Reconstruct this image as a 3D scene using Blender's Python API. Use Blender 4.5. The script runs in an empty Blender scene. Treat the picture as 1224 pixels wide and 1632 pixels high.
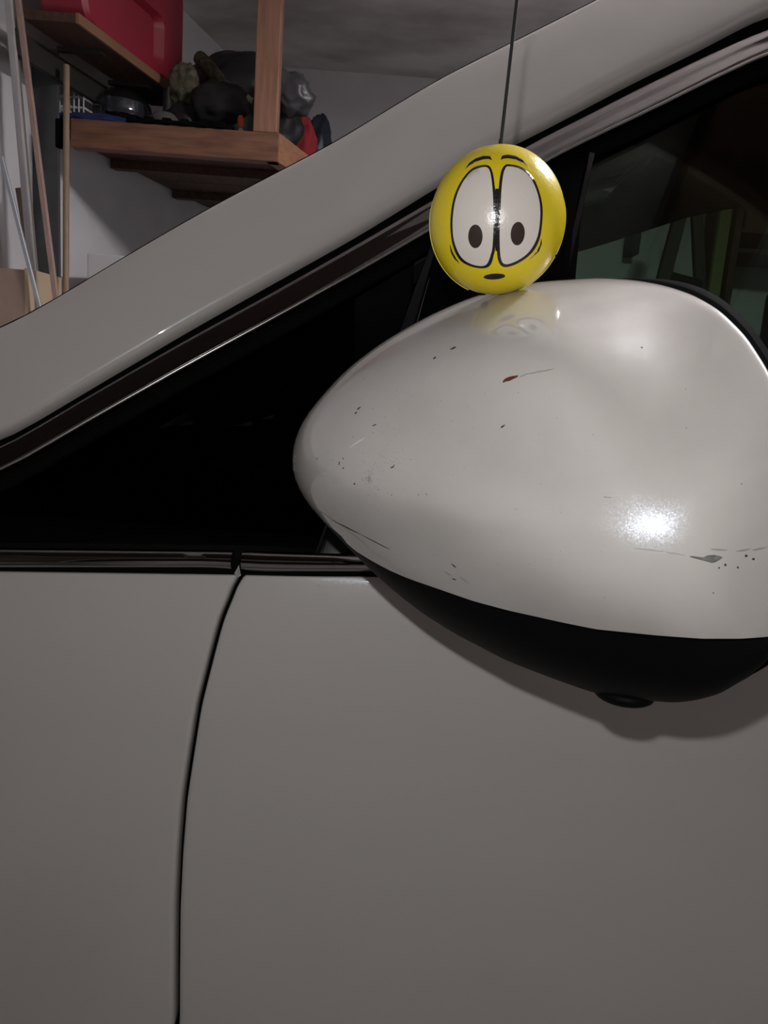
import bpy, bmesh, math, random
from math import sin, cos, radians, pi, sqrt, exp, atan2
from mathutils import Vector, Matrix, noise
R = random.Random(7)
sc = bpy.context.scene
COL = sc.collection

# ------------------------------------------------------------------ camera
CZ = 1.1; F = 1180.0; PITCH = radians(10.7); ROLL = radians(4.2)
C = Vector((0, 0, CZ))
cr, sr, cp, sp = cos(ROLL), sin(ROLL), cos(PITCH), sin(PITCH)
def camdir(u, v, w=1.0):
    a = u*cr - v*sr; b = u*sr + v*cr
    return Vector((a, w*cp + b*sp, -w*sp + b*cp))
def ray(px, py): return camdir((px-612)/F, (816-py)/F)
def PR(px, py, r): return C + ray(px, py).normalized()*r          # at a distance from the viewer
def PY(px, py, y): d = ray(px, py); return C + d*(y/d.y)           # on the plane Y = y
cam = bpy.data.cameras.new('camera'); camo = bpy.data.objects.new('camera', cam); COL.objects.link(camo)
cam.sensor_fit = 'VERTICAL'; cam.sensor_height = 36; cam.lens = F/1632*36; cam.clip_start = .01
rt, up, bk = camdir(1, 0, 0), camdir(0, 1, 0), camdir(0, 0, -1)
m = Matrix((rt, up, bk)).transposed().to_4x4(); m.translation = C
camo.matrix_world = m; sc.camera = camo

# ------------------------------------------------------------------ world, lights, exposure
sc.view_settings.view_transform = 'Standard'; sc.view_settings.look = 'None'
sc.view_settings.gamma = 1; sc.view_settings.exposure = 0
w = bpy.data.worlds.new('world'); sc.world = w; w.use_nodes = True
w.node_tree.nodes['Background'].inputs[0].default_value = (.5, .52, .6, 1)
w.node_tree.nodes['Background'].inputs[1].default_value = .02
def light(name, kind, loc, power, color, **kw):
    l = bpy.data.lights.new(name, kind); l.energy = power; l.color = color
    for k, v in kw.items(): setattr(l, k, v)
    o = bpy.data.objects.new(name, l); COL.objects.link(o); o.location = loc; return o
FLASH = C + camdir(-.008, .032, -.004)
light('phone_flash', 'POINT', FLASH, 2.4, (1, .985, .96), shadow_soft_size=.0028)
LAMP = Vector((.98, 1.06, 2.33))
light('ceiling_lamp_light', 'AREA', LAMP + Vector((0, 0, -.035)), 50, (1, .96, .95), shape='RECTANGLE', size=.2, size_y=.42)

# ------------------------------------------------------------------ helpers
MATS = {}
def mat(name, col, rough=.6, metal=0, coat=0, noise_amt=0, nscale=20, bump=0, bscale=60, col2=None, stretch=None, emit=0, spec=.5, coatr=.03, detail=4):
    if name in MATS: return MATS[name]
    M = bpy.data.materials.new(name); M.use_nodes = True; MATS[name] = M
    nt = M.node_tree; b = nt.nodes['Principled BSDF']; I = b.inputs
    I['Base Color'].default_value = (*col, 1); I['Roughness'].default_value = rough; I['Metallic'].default_value = metal
    I['Coat Weight'].default_value = coat; I['Coat Roughness'].default_value = coatr; I['Coat IOR'].default_value = 1.7 if 'pearl' in name else 1.5; I['Specular IOR Level'].default_value = spec
    if emit: I['Emission Color'].default_value = (*col, 1); I['Emission Strength'].default_value = emit
    tc = nt.nodes.new('ShaderNodeTexCoord'); mp = nt.nodes.new('ShaderNodeMapping')
    nt.links.new(tc.outputs['Object'], mp.inputs[0])
    if stretch: mp.inputs['Scale'].default_value = stretch
    if noise_amt or col2:
        n = nt.nodes.new('ShaderNodeTexNoise'); n.inputs['Scale'].default_value = nscale; n.inputs['Detail'].default_value = detail
        nt.links.new(mp.outputs[0], n.inputs[0])
        cr_ = nt.nodes.new('ShaderNodeValToRGB')
        c2 = col2 if col2 else tuple(max(0, c*(1-noise_amt)) for c in col)
        cr_.color_ramp.elements[0].color = (*c2, 1); cr_.color_ramp.elements[1].color = (*col, 1)
        cr_.color_ramp.elements[0].position = .35; cr_.color_ramp.elements[1].position = .65
        nt.links.new(n.outputs[0], cr_.inputs[0]); nt.links.new(cr_.outputs[0], I['Base Color'])
    if bump:
        n2 = nt.nodes.new('ShaderNodeTexNoise'); n2.inputs['Scale'].default_value = bscale
        nt.links.new(mp.outputs[0], n2.inputs[0])
        bp = nt.nodes.new('ShaderNodeBump'); bp.inputs['Strength'].default_value = bump; bp.inputs['Distance'].default_value = .002
        nt.links.new(n2.outputs[0], bp.inputs['Height']); nt.links.new(bp.outputs[0], I['Normal'])
    return M

def pearl_mat(name, col, flake, smudge=0):
    M = mat(name, col, rough=.36, metal=.0, coat=1, coatr=.025)
    nt = M.node_tree; b = nt.nodes['Principled BSDF']
    tc = nt.nodes.new('ShaderNodeTexCoord')
    v = nt.nodes.new('ShaderNodeTexVoronoi'); v.inputs['Scale'].default_value = 2600
    nt.links.new(tc.outputs['Object'], v.inputs['Vector'])
    # mica flakes: every cell tilts its own way
    sub = nt.nodes.new('ShaderNodeVectorMath'); sub.operation = 'SUBTRACT'; sub.inputs[1].default_value = (.5, .5, .5)
    scl = nt.nodes.new('ShaderNodeVectorMath'); scl.operation = 'SCALE'; scl.inputs['Scale'].default_value = flake
    add = nt.nodes.new('ShaderNodeVectorMath'); nrm = nt.nodes.new('ShaderNodeVectorMath'); nrm.operation = 'NORMALIZE'
    g = nt.nodes.new('ShaderNodeNewGeometry')
    L = nt.links.new
    L(v.outputs['Color'], sub.inputs[0]); L(sub.outputs[0], scl.inputs[0]); L(scl.outputs[0], add.inputs[0]); L(g.outputs['Normal'], add.inputs[1]); L(add.outputs[0], nrm.inputs[0])
    fl = nt.nodes.new('ShaderNodeBsdfGlossy'); fl.inputs['Roughness'].default_value = .27; fl.inputs['Color'].default_value = (.62, .70, .85, 1)
    L(nrm.outputs[0], fl.inputs['Normal'])
    b.inputs['Specular IOR Level'].default_value = .08
    mx = nt.nodes.new('ShaderNodeMixShader'); mx.inputs[0].default_value = .035
    out = nt.nodes['Material Output']
    L(b.outputs[0], mx.inputs[1]); L(fl.outputs[0], mx.inputs[2]); L(mx.outputs[0], out.inputs[0])
    if smudge:
        n = nt.nodes.new('ShaderNodeTexNoise'); n.inputs['Scale'].default_value = 38; n.inputs['Detail'].default_value = 6; n.inputs['Roughness'].default_value = .65
        L(tc.outputs['Object'], n.inputs[0])
        rp = nt.nodes.new('ShaderNodeValToRGB'); rp.color_ramp.elements[0].position = .3; rp.color_ramp.elements[1].position = .62
        rp.color_ramp.elements[0].color = (*[c*(1-smudge) for c in col], 1); rp.color_ramp.elements[1].color = (*col, 1)
        L(n.outputs[0], rp.inputs[0]); L(rp.outputs[0], b.inputs['Base Color'])
    return M

def glass_mat(name, tint, gloss=(.9, .9, .9)):
    if name in MATS: return MATS[name]
    M = bpy.data.materials.new(name); M.use_nodes = True; MATS[name] = M; nt = M.node_tree
    nt.nodes.remove(nt.nodes['Principled BSDF']); out = nt.nodes['Material Output']
    t = nt.nodes.new('ShaderNodeBsdfTransparent'); t.inputs[0].default_value = (*tint, 1)
    g = nt.nodes.new('ShaderNodeBsdfGlossy'); g.inputs['Roughness'].default_value = .01; g.inputs['Color'].default_value = (*gloss, 1)
    fr = nt.nodes.new('ShaderNodeFresnel'); fr.inputs[0].default_value = 1.5
    mx = nt.nodes.new('ShaderNodeMixShader')
    nt.links.new(fr.outputs[0], mx.inputs[0]); nt.links.new(t.outputs[0], mx.inputs[1]); nt.links.new(g.outputs[0], mx.inputs[2]); nt.links.new(mx.outputs[0], out.inputs[0])
    return M

def ME(name, vs, fs, mt, parent=None, smooth=True, auto=None, **props):
    me = bpy.data.meshes.new(name); me.from_pydata([tuple(v) for v in vs], [], fs); me.validate()
    bm = bmesh.new(); bm.from_mesh(me); bmesh.ops.recalc_face_normals(bm, faces=bm.faces); bm.to_mesh(me); bm.free()
    if smooth: me.polygons.foreach_set('use_smooth', [True]*len(me.polygons))
    if auto:
        try: me.set_sharp_from_angle(angle=radians(auto))
        except Exception: pass
    me.materials.append(mt)
    o = bpy.data.objects.new(name, me); COL.objects.link(o)
    if parent: o.parent = parent; o.matrix_parent_inverse = parent_inv(parent)
    for k, v in props.items(): o[k] = v
    return o
def parent_inv(p):
    # every mesh is written in world coordinates; only top-level empties sit away from the origin
    return Matrix.Identity(4) if p.parent else Matrix.Translation(-Vector(p.location))
def thing(name, label, cat, loc=(0, 0, 0), group=None):
    o = bpy.data.objects.new(name, None); COL.objects.link(o); o.location = loc; o.empty_display_size = .05
    o['label'] = label; o['category'] = cat
    if group: o['group'] = group
    return o
def tag(o, label, cat, group=None):
    o['label'] = label; o['category'] = cat
    if group: o['group'] = group
    return o
def from_bm(name, bm, mt, parent=None, smooth=False, auto=None, **props):
    vs = [v.co.copy() for v in bm.verts]; bm.verts.index_update()
    fs = [[v.index for v in f.verts] for f in bm.faces]; bm.free()
    return ME(name, vs, fs, mt, parent, smooth, auto, **props)
def box(name, lo, hi, mt, parent=None, bev=.003, rot=None, **props):
    """box between two corners, bevelled; rot = (angle about z, pivot)"""
    bm = bmesh.new(); bmesh.ops.create_cube(bm, size=1)
    lo, hi = Vector(lo), Vector(hi); c = (lo+hi)/2; s = hi-lo
    for v in bm.verts: v.co = Vector((v.co.x*s.x, v.co.y*s.y, v.co.z*s.z))
    if bev: bmesh.ops.bevel(bm, geom=bm.edges[:], offset=min(bev, min(s)*.45), segments=2, affect='EDGES', profile=.5)
    for v in bm.verts:
        v.co += c
        if rot: v.co = Matrix.Rotation(rot[0], 3, 'Z') @ (v.co - Vector(rot[1])) + Vector(rot[1])
    return from_bm(name, bm, mt, parent, **props)
def frame_pts(path):
    out = []
    for i, p in enumerate(path):
        t = (path[min(i+1, len(path)-1)] - path[max(i-1, 0)]).normalized()
        a = t.cross(Vector((0, 0, 1))) if abs(t.z) < .9 else t.cross(Vector((1, 0, 0)))
        a.normalize(); b = t.cross(a); out.append((p, a, b))
    return out
def tube(name, path, rad, mt, parent=None, n=10, sx=1, sy=1, smooth=True, **props):
    path = [Vector(p) for p in path]; vs = []; fs = []
    fp = frame_pts(path)
    for i, (p, a, b) in enumerate(fp):
        r = rad[i] if isinstance(rad, (list, tuple)) else rad
        for k in range(n):
            th = 2*pi*k/n; vs.append(p + a*(cos(th)*r*sx) + b*(sin(th)*r*sy))
    m_ = len(fp)
    for i in range(m_-1):
        for k in range(n): fs.append((i*n+k, i*n+(k+1) % n, (i+1)*n+(k+1) % n, (i+1)*n+k))
    fs.append(tuple(range(n))); fs.append(tuple(range((m_-1)*n, m_*n)))
    return ME(name, vs, fs, mt, parent, smooth, auto=50 if smooth else None, **props)
def bar(name, a, b, wx, wy, mt, parent=None, **props):
    """straight rectangular bar from a to b"""
    a, b = Vector(a), Vector(b); t = (b-a).normalized()
    s = t.cross(Vector((0, 1, 0))); s.normalize(); q = t.cross(s)
    vs = [p + s*(i*wx/2) + q*(j*wy/2) for p in (a, b) for i, j in ((-1, -1), (1, -1), (1, 1), (-1, 1))]
    bm = bmesh.new(); bv = [bm.verts.new(v) for v in vs]
    for f in ((0, 1, 2, 3), (4, 5, 6, 7), (0, 1, 5, 4), (1, 2, 6, 5), (2, 3, 7, 6), (3, 0, 4, 7)): bm.faces.new([bv[i] for i in f])
    bmesh.ops.recalc_face_normals(bm, faces=bm.faces)
    bmesh.ops.bevel(bm, geom=bm.edges[:], offset=min(wx, wy)*.12, segments=1, affect='EDGES')
    return from_bm(name, bm, mt, parent, **props)
def prism(name, pts, z0, z1, mt, par=None, **k):
    n = len(pts); vs = [Vector((p[0], p[1], z)) for z in (z0, z1) for p in pts]
    return ME(name, vs, [tuple(range(n)), tuple(range(n, 2*n))]+[(i, (i+1) % n, n+(i+1) % n, n+i) for i in range(n)], mt, par, False, **k)
def blob(name, c, s, mt, parent=None, amp=.15, freq=3, sub=4, seed=0, fold=0, flat=None, rot=0, **props):
    bm = bmesh.new(); bmesh.ops.create_icosphere(bm, subdivisions=sub, radius=1)
    c = Vector(c); rm = Matrix.Rotation(rot, 3, 'Y')
    for v in bm.verts:
        n = v.co.normalized(); q = n*freq + Vector((seed*7.1, seed*3.3, seed))
        d = 1 + amp*noise.noise(q) + amp*.4*noise.noise(q*2.7)
        if fold: d += fold*(1-abs(noise.noise(Vector((n.x*2.2+seed, n.y*2.2, n.z*7)))*3))*.5
        v.co = rm @ Vector((n.x*s[0]*d, n.y*s[1]*d, n.z*s[2]*d)) + c
        if flat is not None and v.co.z < flat: v.co.z = flat
    return from_bm(name, bm, mt, parent, smooth=True, **props)
def interp(pts, x):
    if x <= pts[0][0]: a, b = pts[0], pts[1]
    elif x >= pts[-1][0]: a, b = pts[-2], pts[-1]
    else:
        for a, b in zip(pts, pts[1:]):
            if a[0] <= x <= b[0]: break
    return a[1] + (b[1]-a[1])*(x-a[0])/(b[0]-a[0])
def smooth_fn(pts, lo, hi, n=160, it=10):
    xs = [lo+(hi-lo)*i/n for i in range(n+1)]; ys = [interp(pts, x) for x in xs]
    for _ in range(it): ys = [ys[0]] + [(ys[i-1]+2*ys[i]+ys[i+1])/4 for i in range(1, n)] + [ys[-1]]
    tab = list(zip(xs, ys)); dx = (hi-lo)/n
    def f(x):
        i = int(max(0, min(n-1, (x-lo)/dx))); a, b = tab[i], tab[i+1]
        return a[1] + (b[1]-a[1])*(x-a[0])/dx
    return f

# ------------------------------------------------------------------ materials
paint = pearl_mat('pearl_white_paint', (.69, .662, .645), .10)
paint_m = pearl_mat('pearl_white_flash_dimmed', (.485, .462, .442), .07, smudge=.07)  # same pearl white, darkened to even out the nearby flash
black_pl = mat('black_plastic', (.003, .003, .0034), .8, bump=.1, bscale=900, spec=.01)
black_satin = mat('black_satin_cover', (.002, .002, .0022), .6, spec=.10)
black_gl = mat('black_gloss', (.006, .006, .007), .12)
rubber = mat('black_rubber', (.006, .006, .006), .9, spec=0)
chrome = mat('dark_chrome', (.36, .345, .35), .05, metal=1)
chrome_b = mat('bright_chrome', (.55, .53, .53), .32, metal=1)
g_front = glass_mat('tinted_glass', (.62, .70, .64), (.5, .5, .5))
g_quart = glass_mat('dark_tinted_glass', (.10, .11, .11), (.4, .4, .4))
g_wind = glass_mat('windshield_glass', (.6, .68, .62))
trim_in = mat('interior_trim', (.02, .02, .021), .8)
wall_m = mat('wall_plaster', (.70, .69, .72), .9, noise_amt=.10, nscale=5, bump=.1, bscale=90)
ceil_m = mat('ceiling_plaster', (.76, .73, .735), .95, col2=(.44, .41, .405), nscale=2.6, stretch=(1, 1.6, 1), bump=.3, bscale=30, detail=6)
floor_m = mat('concrete_floor', (.30, .29, .28), .85, noise_amt=.3, nscale=3, bump=.2)
wood = mat('pine_wood_shaded', (.25, .118, .07), .6, noise_amt=.4, nscale=9, stretch=(1, 8, 8), bump=.1)  # front beam's pine, darkened as a face the lamp misses
wood_v = mat('pine_wood_upright', (.36, .18, .118), .6, noise_amt=.3, nscale=9, stretch=(8, 8, 1), bump=.1)
wood_d = mat('dark_stained_wood', (.10, .05, .033), .7, noise_amt=.4, nscale=9, stretch=(8, 1, 8))
wood_tan = mat('tan_dowel_wood', (.36, .25, .17), .6, noise_amt=.2, nscale=20, stretch=(8, 8, 1))
yellow = mat('yellow_rubber', (.68, .53, .014), .3, bump=.06, bscale=500, spec=.5)
ink = mat('black_print', (.016, .012, .011), .22, bump=.1, bscale=600)
eyewhite = mat('white_print', (.62, .575, .54), .27, bump=.05, bscale=600)

# ------------------------------------------------------------------ the setting
WL = [Vector((-.80, 3.6, 0)), Vector((-1.98, -1.6, 0))]
H = 2.4
def slab(name, a, b, z0, z1, th, mt):
    a, b = Vector(a), Vector(b); t = (b-a).normalized(); n = Vector((-t.y, t.x, 0))*th
    vs = [Vector((p.x, p.y, z)) for z in (z0, z1) for p in (a, b, b+n, a+n)]
    return ME(name, vs, [(0, 1, 2, 3), (4, 5, 6, 7), (0, 1, 5, 4), (1, 2, 6, 5), (2, 3, 7, 6), (3, 0, 4, 7)], mt, smooth=False, kind='structure')
slab('wall_back', (3.2, 3.61, 0), (-.80, 3.61, 0), 0, H, -.1, wall_m)
slab('wall_left', WL[0], WL[1], 0, H, -.1, wall_m)
slab('wall_front', (-2.0, -1.6, 0), (3.2, -1.6, 0), 0, H, -.1, wall_m)
slab('wall_right', (3.2, -1.6, 0), (3.2, 3.6, 0), 0, H, -.1, wall_m)
box('floor', (-2.2, -1.8, -.1), (3.4, 3.8, 0), floor_m, bev=0, kind='structure')
box('ceiling', (-2.2, -1.8, H), (3.4, 3.8, H+.1), ceil_m, bev=0, kind='structure')

refl_panel = box('reflection_panel', (-1.85, -1.595, 0), (2.7, -1.56, 2.15), mat('dark_brown_reflection', (.13, .105, .09), .5), bev=.005, kind='structure')  # unseen, added behind the camera to darken reflections in paint and chrome
for i in range(5): box('reflection_panel_field', (-1.80, -1.555, .08+.41*i), (2.65, -1.545, .42+.41*i), MATS['dark_brown_reflection'], refl_panel, .004)
box('reflection_board_left', (-1.7, -1.5, 2.27), (-.12, .42, 2.31), mat('dark_reflection_board', (.06, .042, .034), .6), bev=.005, kind='structure')  # unseen, added overhead so the left chrome reflects something dark
box('reflection_board_right', (.62, -1.5, 2.30), (.86, .5, 2.39), mat('brown_reflection_board', (.20, .13, .095), .7), bev=.005, kind='structure')  # unseen, added to give the right end of the chrome a brown reflection
# ------------------------------------------------------------------ the car
car = thing('car', 'pearl white car seen from its side, filling the lower picture', 'car', (.4, 1.22, 0))
ZB = .955; TL = .42; YC = 1.22
def S(z):
    if z >= ZB: return .5 + TL*(z-ZB)
    h = ZB-z
    y = .5 - .015*(1-exp(-h/.07)) - .02*h
    if z < .62: y += .16*(.62-z)**2
    return y
def SN(z):
    e = .002; s = (S(z+e)-S(z-e))/(2*e); return Vector((0, -1, s)).normalized()
def onS(px, py):
    d = ray(px, py); y = .5
    for _ in range(60):
        z = CZ + d.z/d.y*y; y = .6*S(z) + .4*y
    return (d.x/d.y*y, CZ + d.z/d.y*y)
def V(x, z, off, far=False):
    n = SN(z); p = Vector((x, S(z), z)) + n*off
    if far: p.y = 2*YC - p.y
    return p
def curve(pxs, ext, lo=-1.1, hi=1.95, it=6):
    pts = sorted([onS(*p) for p in pxs] + ext); return smooth_fn(pts, lo, hi, 400, it)
zPT = curve([(0,522),(48,500),(225,393),(342,326),(540,223),(600,185),(700,125),(818,66),(900,25),(958,-5),(1100,-72)], [(-.5,1.0),(-.75,.88),(.42,1.515),(.6,1.575),(.9,1.63),(1.3,1.65),(1.8,1.62)])
zPB = curve([(0,696),(147,608),(300,518),(437,441),(575,364),(705,283),(780,240),(871,196),(954,152),(1006,124),(1125,66),(1224,13)], [(-.42,.985),(-.7,.86),(.45,1.475),(.6,1.533),(.85,1.592),(1.2,1.616),(1.8,1.585)])
zCT = curve([(0,716),(147,628),(300,540),(437,465),(575,386),(691,318),(826,241),(871,216),(940,182),(1006,147),(1125,89),(1224,45)], [(-.42,.972),(-.7,.85),(.45,1.462),(.6,1.52),(.85,1.58),(1.2,1.604),(1.8,1.575)])
zCB = curve([(0,757),(147,671),(300,585),(437,511),(575,434),(684,371),(862,264),(936,227),(1006,194),(1060,168),(1125,135),(1224,88)], [(-.42,.955),(-.7,.83),(.45,1.438),(.6,1.495),(.85,1.556),(1.2,1.58),(1.8,1.55)])
zBT = curve([(0,872),(375,876),(480,880),(600,884)], [(.3,.989),(.8,1.01),(1.9,1.04)])
zBB = curve([(0,905),(368,905),(384,911),(600,912)], [(.3,.974),(.8,.995),(1.9,1.025)])
zDP = curve([(0,911),(372,916),(480,918),(600,918)], [(.3,.969),(.8,.99),(1.9,1.02)])
GAP = [(379,912),(372,922),(367,941),(359,957),(352,975),(345,1000),(332,1050),(316,1114),(302,1203),(293,1264),(286,1353),(282,1442),(281,1549),(281,1632)]
gp = sorted([(z, x) for x, z in (onS(*p) for p in GAP)] + [(.5, -.155), (.3, -.15)])
xG = smooth_fn(gp, .28, 1.0, 200, 3)

def band(name, zt, zb, x0, x1, prof, mt, nx=120, far=False, clampz=None, parent=car, thick=.012, capends=True, **props):
    """a strip of bodywork between two curves on the car's side; prof = (t from top 0 to bottom 1, height above the surface)"""
    prof = [(prof[0][0], -thick)] + list(prof) + [(prof[-1][0], -thick)]
    vs = []; m_ = len(prof)
    for i in range(nx+1):
        x = x0+(x1-x0)*i/nx; a, b = zt(x), zb(x)
        if clampz is not None: c_ = clampz(x); a = max(a, c_+.002); b = max(b, c_)
        for t, off in prof: vs.append(V(x, a+(b-a)*t, off, far))
    fs = [(i*m_+k, i*m_+(k+1) % m_, (i+1)*m_+(k+1) % m_, (i+1)*m_+k) for i in range(nx) for k in range(m_)]
    fs += [tuple(range(m_)), tuple(range(nx*m_, nx*m_+m_))]
    return ME(name, vs, fs, mt, parent, True, auto=40, **props)

pil_prof = [(0,-.004),(.008,-.0005),(.025,.0018),(.06,.0028),(.3,.0042),(.6,.0048),(.85,.0042),(.93,.0032),(.965,.0016),(.985,-.0012),(1,-.006)]
chr_prof = [(0,-.001),(.05,.0015),(.12,.0026),(.4,.0030),(.72,.0034),(.82,.0042),(.90,.0040),(.96,.0022),(1,-.001)]
belt_prof = [(0,-.001),(.08,.002),(.2,.0045),(.42,.006),(.55,.0056),(.7,.006),(.86,.0045),(.95,.002),(1,-.001)]
XE = 1.85
for far in (False, True):
    pb = band('a_pillar', zPT, zPB, -.62, XE, pil_prof, paint, 200, far)
    band('window_seal', zPB, zCT, -.47, XE, [(0,-.009),(.5,-.006),(1,-.008)], rubber, 120, far)
    band('window_chrome_strip', zCT, zCB, -.44, XE, chr_prof, chrome, 160, far)
    tube('chrome_lip', [V(x, zCB(x)+.0012, .0026, far) for x in [-.44+.02*i for i in range(115)]], .0014, chrome_b, car, 12)
    band('window_rubber', zCB, lambda x: zCB(x)-.011, -.40, XE, [(0,-.004),(.5,-.0025),(1,-.006)], rubber, 120, far, thick=.01)
    zc = lambda x: zBT(x)+.0005
    band('belt_chrome_strip', zBT, zBB, -.36, onS(371,890)[0], belt_prof, chrome, 60, far, thick=.006)
    band('belt_chrome_strip', zBT, zBB, onS(387,890)[0], XE, belt_prof, chrome, 120, far, thick=.006)
    band('belt_rubber', lambda x: zBT(x)+.004, zDP, -.36, XE, [(0,-.007),(.5,-.0035),(1,-.005)], rubber, 100, far, thick=.012)
# thin seal between pillar and windshield
tube('windshield_seal', [V(x, zPT(x)+.0006, -.004) for x in [-.5+.02*i for i in range(56)]], .0022, rubber, car, 6)

# glass panes
xq1 = onS(640, 700)[0]
xs0, xs1 = onS(610, 600)[0], onS(915, 330)[0]
band('quarter_window', zCB, zBT, -.30, xq1, [(0,-.010),(1,-.010)], g_quart, 60, thick=.014)
band('front_window', zCB, zBT, xs1-.06, .92, [(0,-.012),(1,-.008)], g_front, 60, thick=.0155)
band('quarter_window', zCB, zBT, -.30, xq1, [(0,-.010),(1,-.010)], g_quart, 60, True, thick=.014)
band('front_window', zCB, zBT, xs1-.06, .92, [(0,-.012),(1,-.008)], g_front, 60, True, thick=.0155)
band('rear_window', zCB, zBT, 1.0, XE, [(0,-.012),(1,-.008)], g_quart, 30, thick=.0155)
band('rear_window', zCB, zBT, 1.0, XE, [(0,-.012),(1,-.008)], g_quart, 30, True, thick=.0155)
for far in (False, True):
    band('b_pillar', zCB, zBT, .92, 1.0, [(0,-.006),(1,-.004)], black_gl, 8, far, thick=.03)

def patch(name, TLp, TRp, BRp, BLp, off, mt, thick=.006, n=14, far=False, crown=0, parent=car, **props):
    vs = []; fs = []
    pts = [Vector((*onS(*p), 0)) for p in (TLp, TRp, BRp, BLp)]
    for lay in (0, 1):
        for i in range(n+1):
            for j in range(n+1):
                u_, v_ = i/n, j/n
                q = (pts[0]*(1-u_)+pts[1]*u_)*(1-v_) + (pts[3]*(1-u_)+pts[2]*u_)*v_
                e = min(u_, 1-u_, v_, 1-v_); o_ = off + crown*min(1, e*8)
                vs.append(V(q.x, q.y, o_ if lay == 0 else off-thick, far))
    k = (n+1)**2; ix = lambda i, j, l: l*k + i*(n+1)+j
    for l in (0, 1):
        for i in range(n):
            for j in range(n): fs.append((ix(i,j,l), ix(i+1,j,l), ix(i+1,j+1,l), ix(i,j+1,l)))
    for i in range(n):
        fs += [(ix(i,0,0),ix(i+1,0,0),ix(i+1,0,1),ix(i,0,1)), (ix(i,n,0),ix(i+1,n,0),ix(i+1,n,1),ix(i,n,1)),
               (ix(0,i,0),ix(0,i+1,0),ix(0,i+1,1),ix(0,i,1)), (ix(n,i,0),ix(n,i+1,0),ix(n,i+1,1),ix(n,i,1))]
    return ME(name, vs, fs, mt, parent, True, auto=40, **props)
for far in (False, True):
    patch('mirror_sail', (700, 362), (938, 224), (878, 884), (600, 884), -.002, black_pl, .012, far=far, crown=.0025)
patch('division_bar', (694, 366), (706, 359), (560, 884), (500, 884), -.004, black_gl, .01, crown=.003)
patch('window_guide', (941, 238), (950, 240), (900, 470), (888, 470), -.003, black_gl, .008, crown=.002)
# inner black mask behind the quarter window (pillar trim)
for far in (False, True):
    band('pillar_trim', lambda x: zPT(x)-.01, lambda x: zCB(x)-.004, -.5, XE, [(0,-.03),(1,-.03)], trim_in, 60, far, thick=.06)

# door and fender skins, parted by the curved gap
def skin(name, left, right, zlo, ztopf, mt, nx=26, nz=110, far=False, ledge=False, redge=False):
    """panel between x=left(z) and x=right(z); panel edges roll inward"""
    vs = []; cols = []
    ed = [(0,-.012),(0,-.005),(.0006,-.0022),(.0016,-.0007),(.0032,-.0001)]
    for i in range(nx+1): cols.append(i/nx)
    rows = []
    for j in range(nz+1): rows.append(j/nz)
    grid = []
    for j, t in enumerate([0, 0, 0]+rows[1:]):
        z = None
        line = []
        def zz(x): 
            zt = ztopf(x); base = zt+(zlo-zt)*(t**1.3)
            return base
        x_l, x_r = left, right
        # row height evaluated per column
        def P(xf, dxl, dxr, off):
            z0 = ztopf(0)+(zlo-ztopf(0))*(t**1.3)
            a, b = x_l(z0)+dxl, x_r(z0)-dxr; x = a+(b-a)*xf; z = zz(x)
            top = [-.012, -.002, 0][j] if j < 3 else 0
            return V(x, z - (.0008 if j == 2 else 0), off+top, far)
        if ledge: line += [P(0, d, 0, o_) for d, o_ in ed]
        else: line.append(P(0, 0, 0, -.012))
        for c_ in cols: line.append(P(c_, .005 if ledge else 0, .005 if redge else 0, 0))
        if redge: line += [P(1, 0, d, o_) for d, o_ in reversed(ed)]
        else: line.append(P(1, 0, 0, -.012))
        grid.append(line)
    m_ = len(grid[0])
    for l in grid: vs += l
    fs = [(j*m_+i, j*m_+i+1, (j+1)*m_+i+1, (j+1)*m_+i) for j in range(len(grid)-1) for i in range(m_-1)]
    return ME(name, vs, fs, mt, car, True)
GW = .0016
for far in (False, True):
    skin('front_door', lambda z: xG(z)+GW, lambda z: .96, .30, zDP, paint, 40, far=far, ledge=True, redge=True)
    skin('fender', lambda z: -.98, lambda z: xG(z)-GW, .30, lambda x: zDP(max(x, -.45)) - max(0, -.45-x)*.25, paint, 40, far=far, redge=True)
    skin('rear_door', lambda z: .966, lambda z: XE, .30, zDP, paint, 20, far=far, ledge=True)
    # black jamb behind the gap
    vs = []
    for i in range(61):
        z = .965-(.965-.30)*i/60
        for dx in (-.016, .016): vs.append(V(xG(z)+dx, z, -.0135, far))
        for dx in (.016, -.016): vs.append(V(xG(z)+dx, z, -.018, far))
    ME('door_jamb', vs, [(i*4+k, i*4+(k+1) % 4, (i+1)*4+(k+1) % 4, (i+1)*4+k) for i in range(60) for k in range(4)], rubber, car)
    sgn = (lambda y: 2*YC-y) if far else (lambda y: y)
    ya, yb = sorted((sgn(S(.3)-.002), sgn(S(.3)+.05)))
    box('sill', (-.9, ya, .2), (XE, yb, .305), black_pl, car, .01)
# paint chip where the door corner meets the chrome
cx_, cz_ = onS(379, 914)
vs = [V(cx_+dx, cz_+dz, .0012) for dx, dz in ((-.0022,.0),(0.0004,.0055),(.0018,.0012),(.0026,-.0012),(0,-.003))] + [V(cx_+.0003, cz_, -.003)]
ME('door_corner_chip', vs, [(0,1,2,3,4),(0,1,5),(1,2,5),(2,3,5),(3,4,5),(4,0,5)], mat('grey_primer', (.33,.34,.33), .6), car, False)

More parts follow.
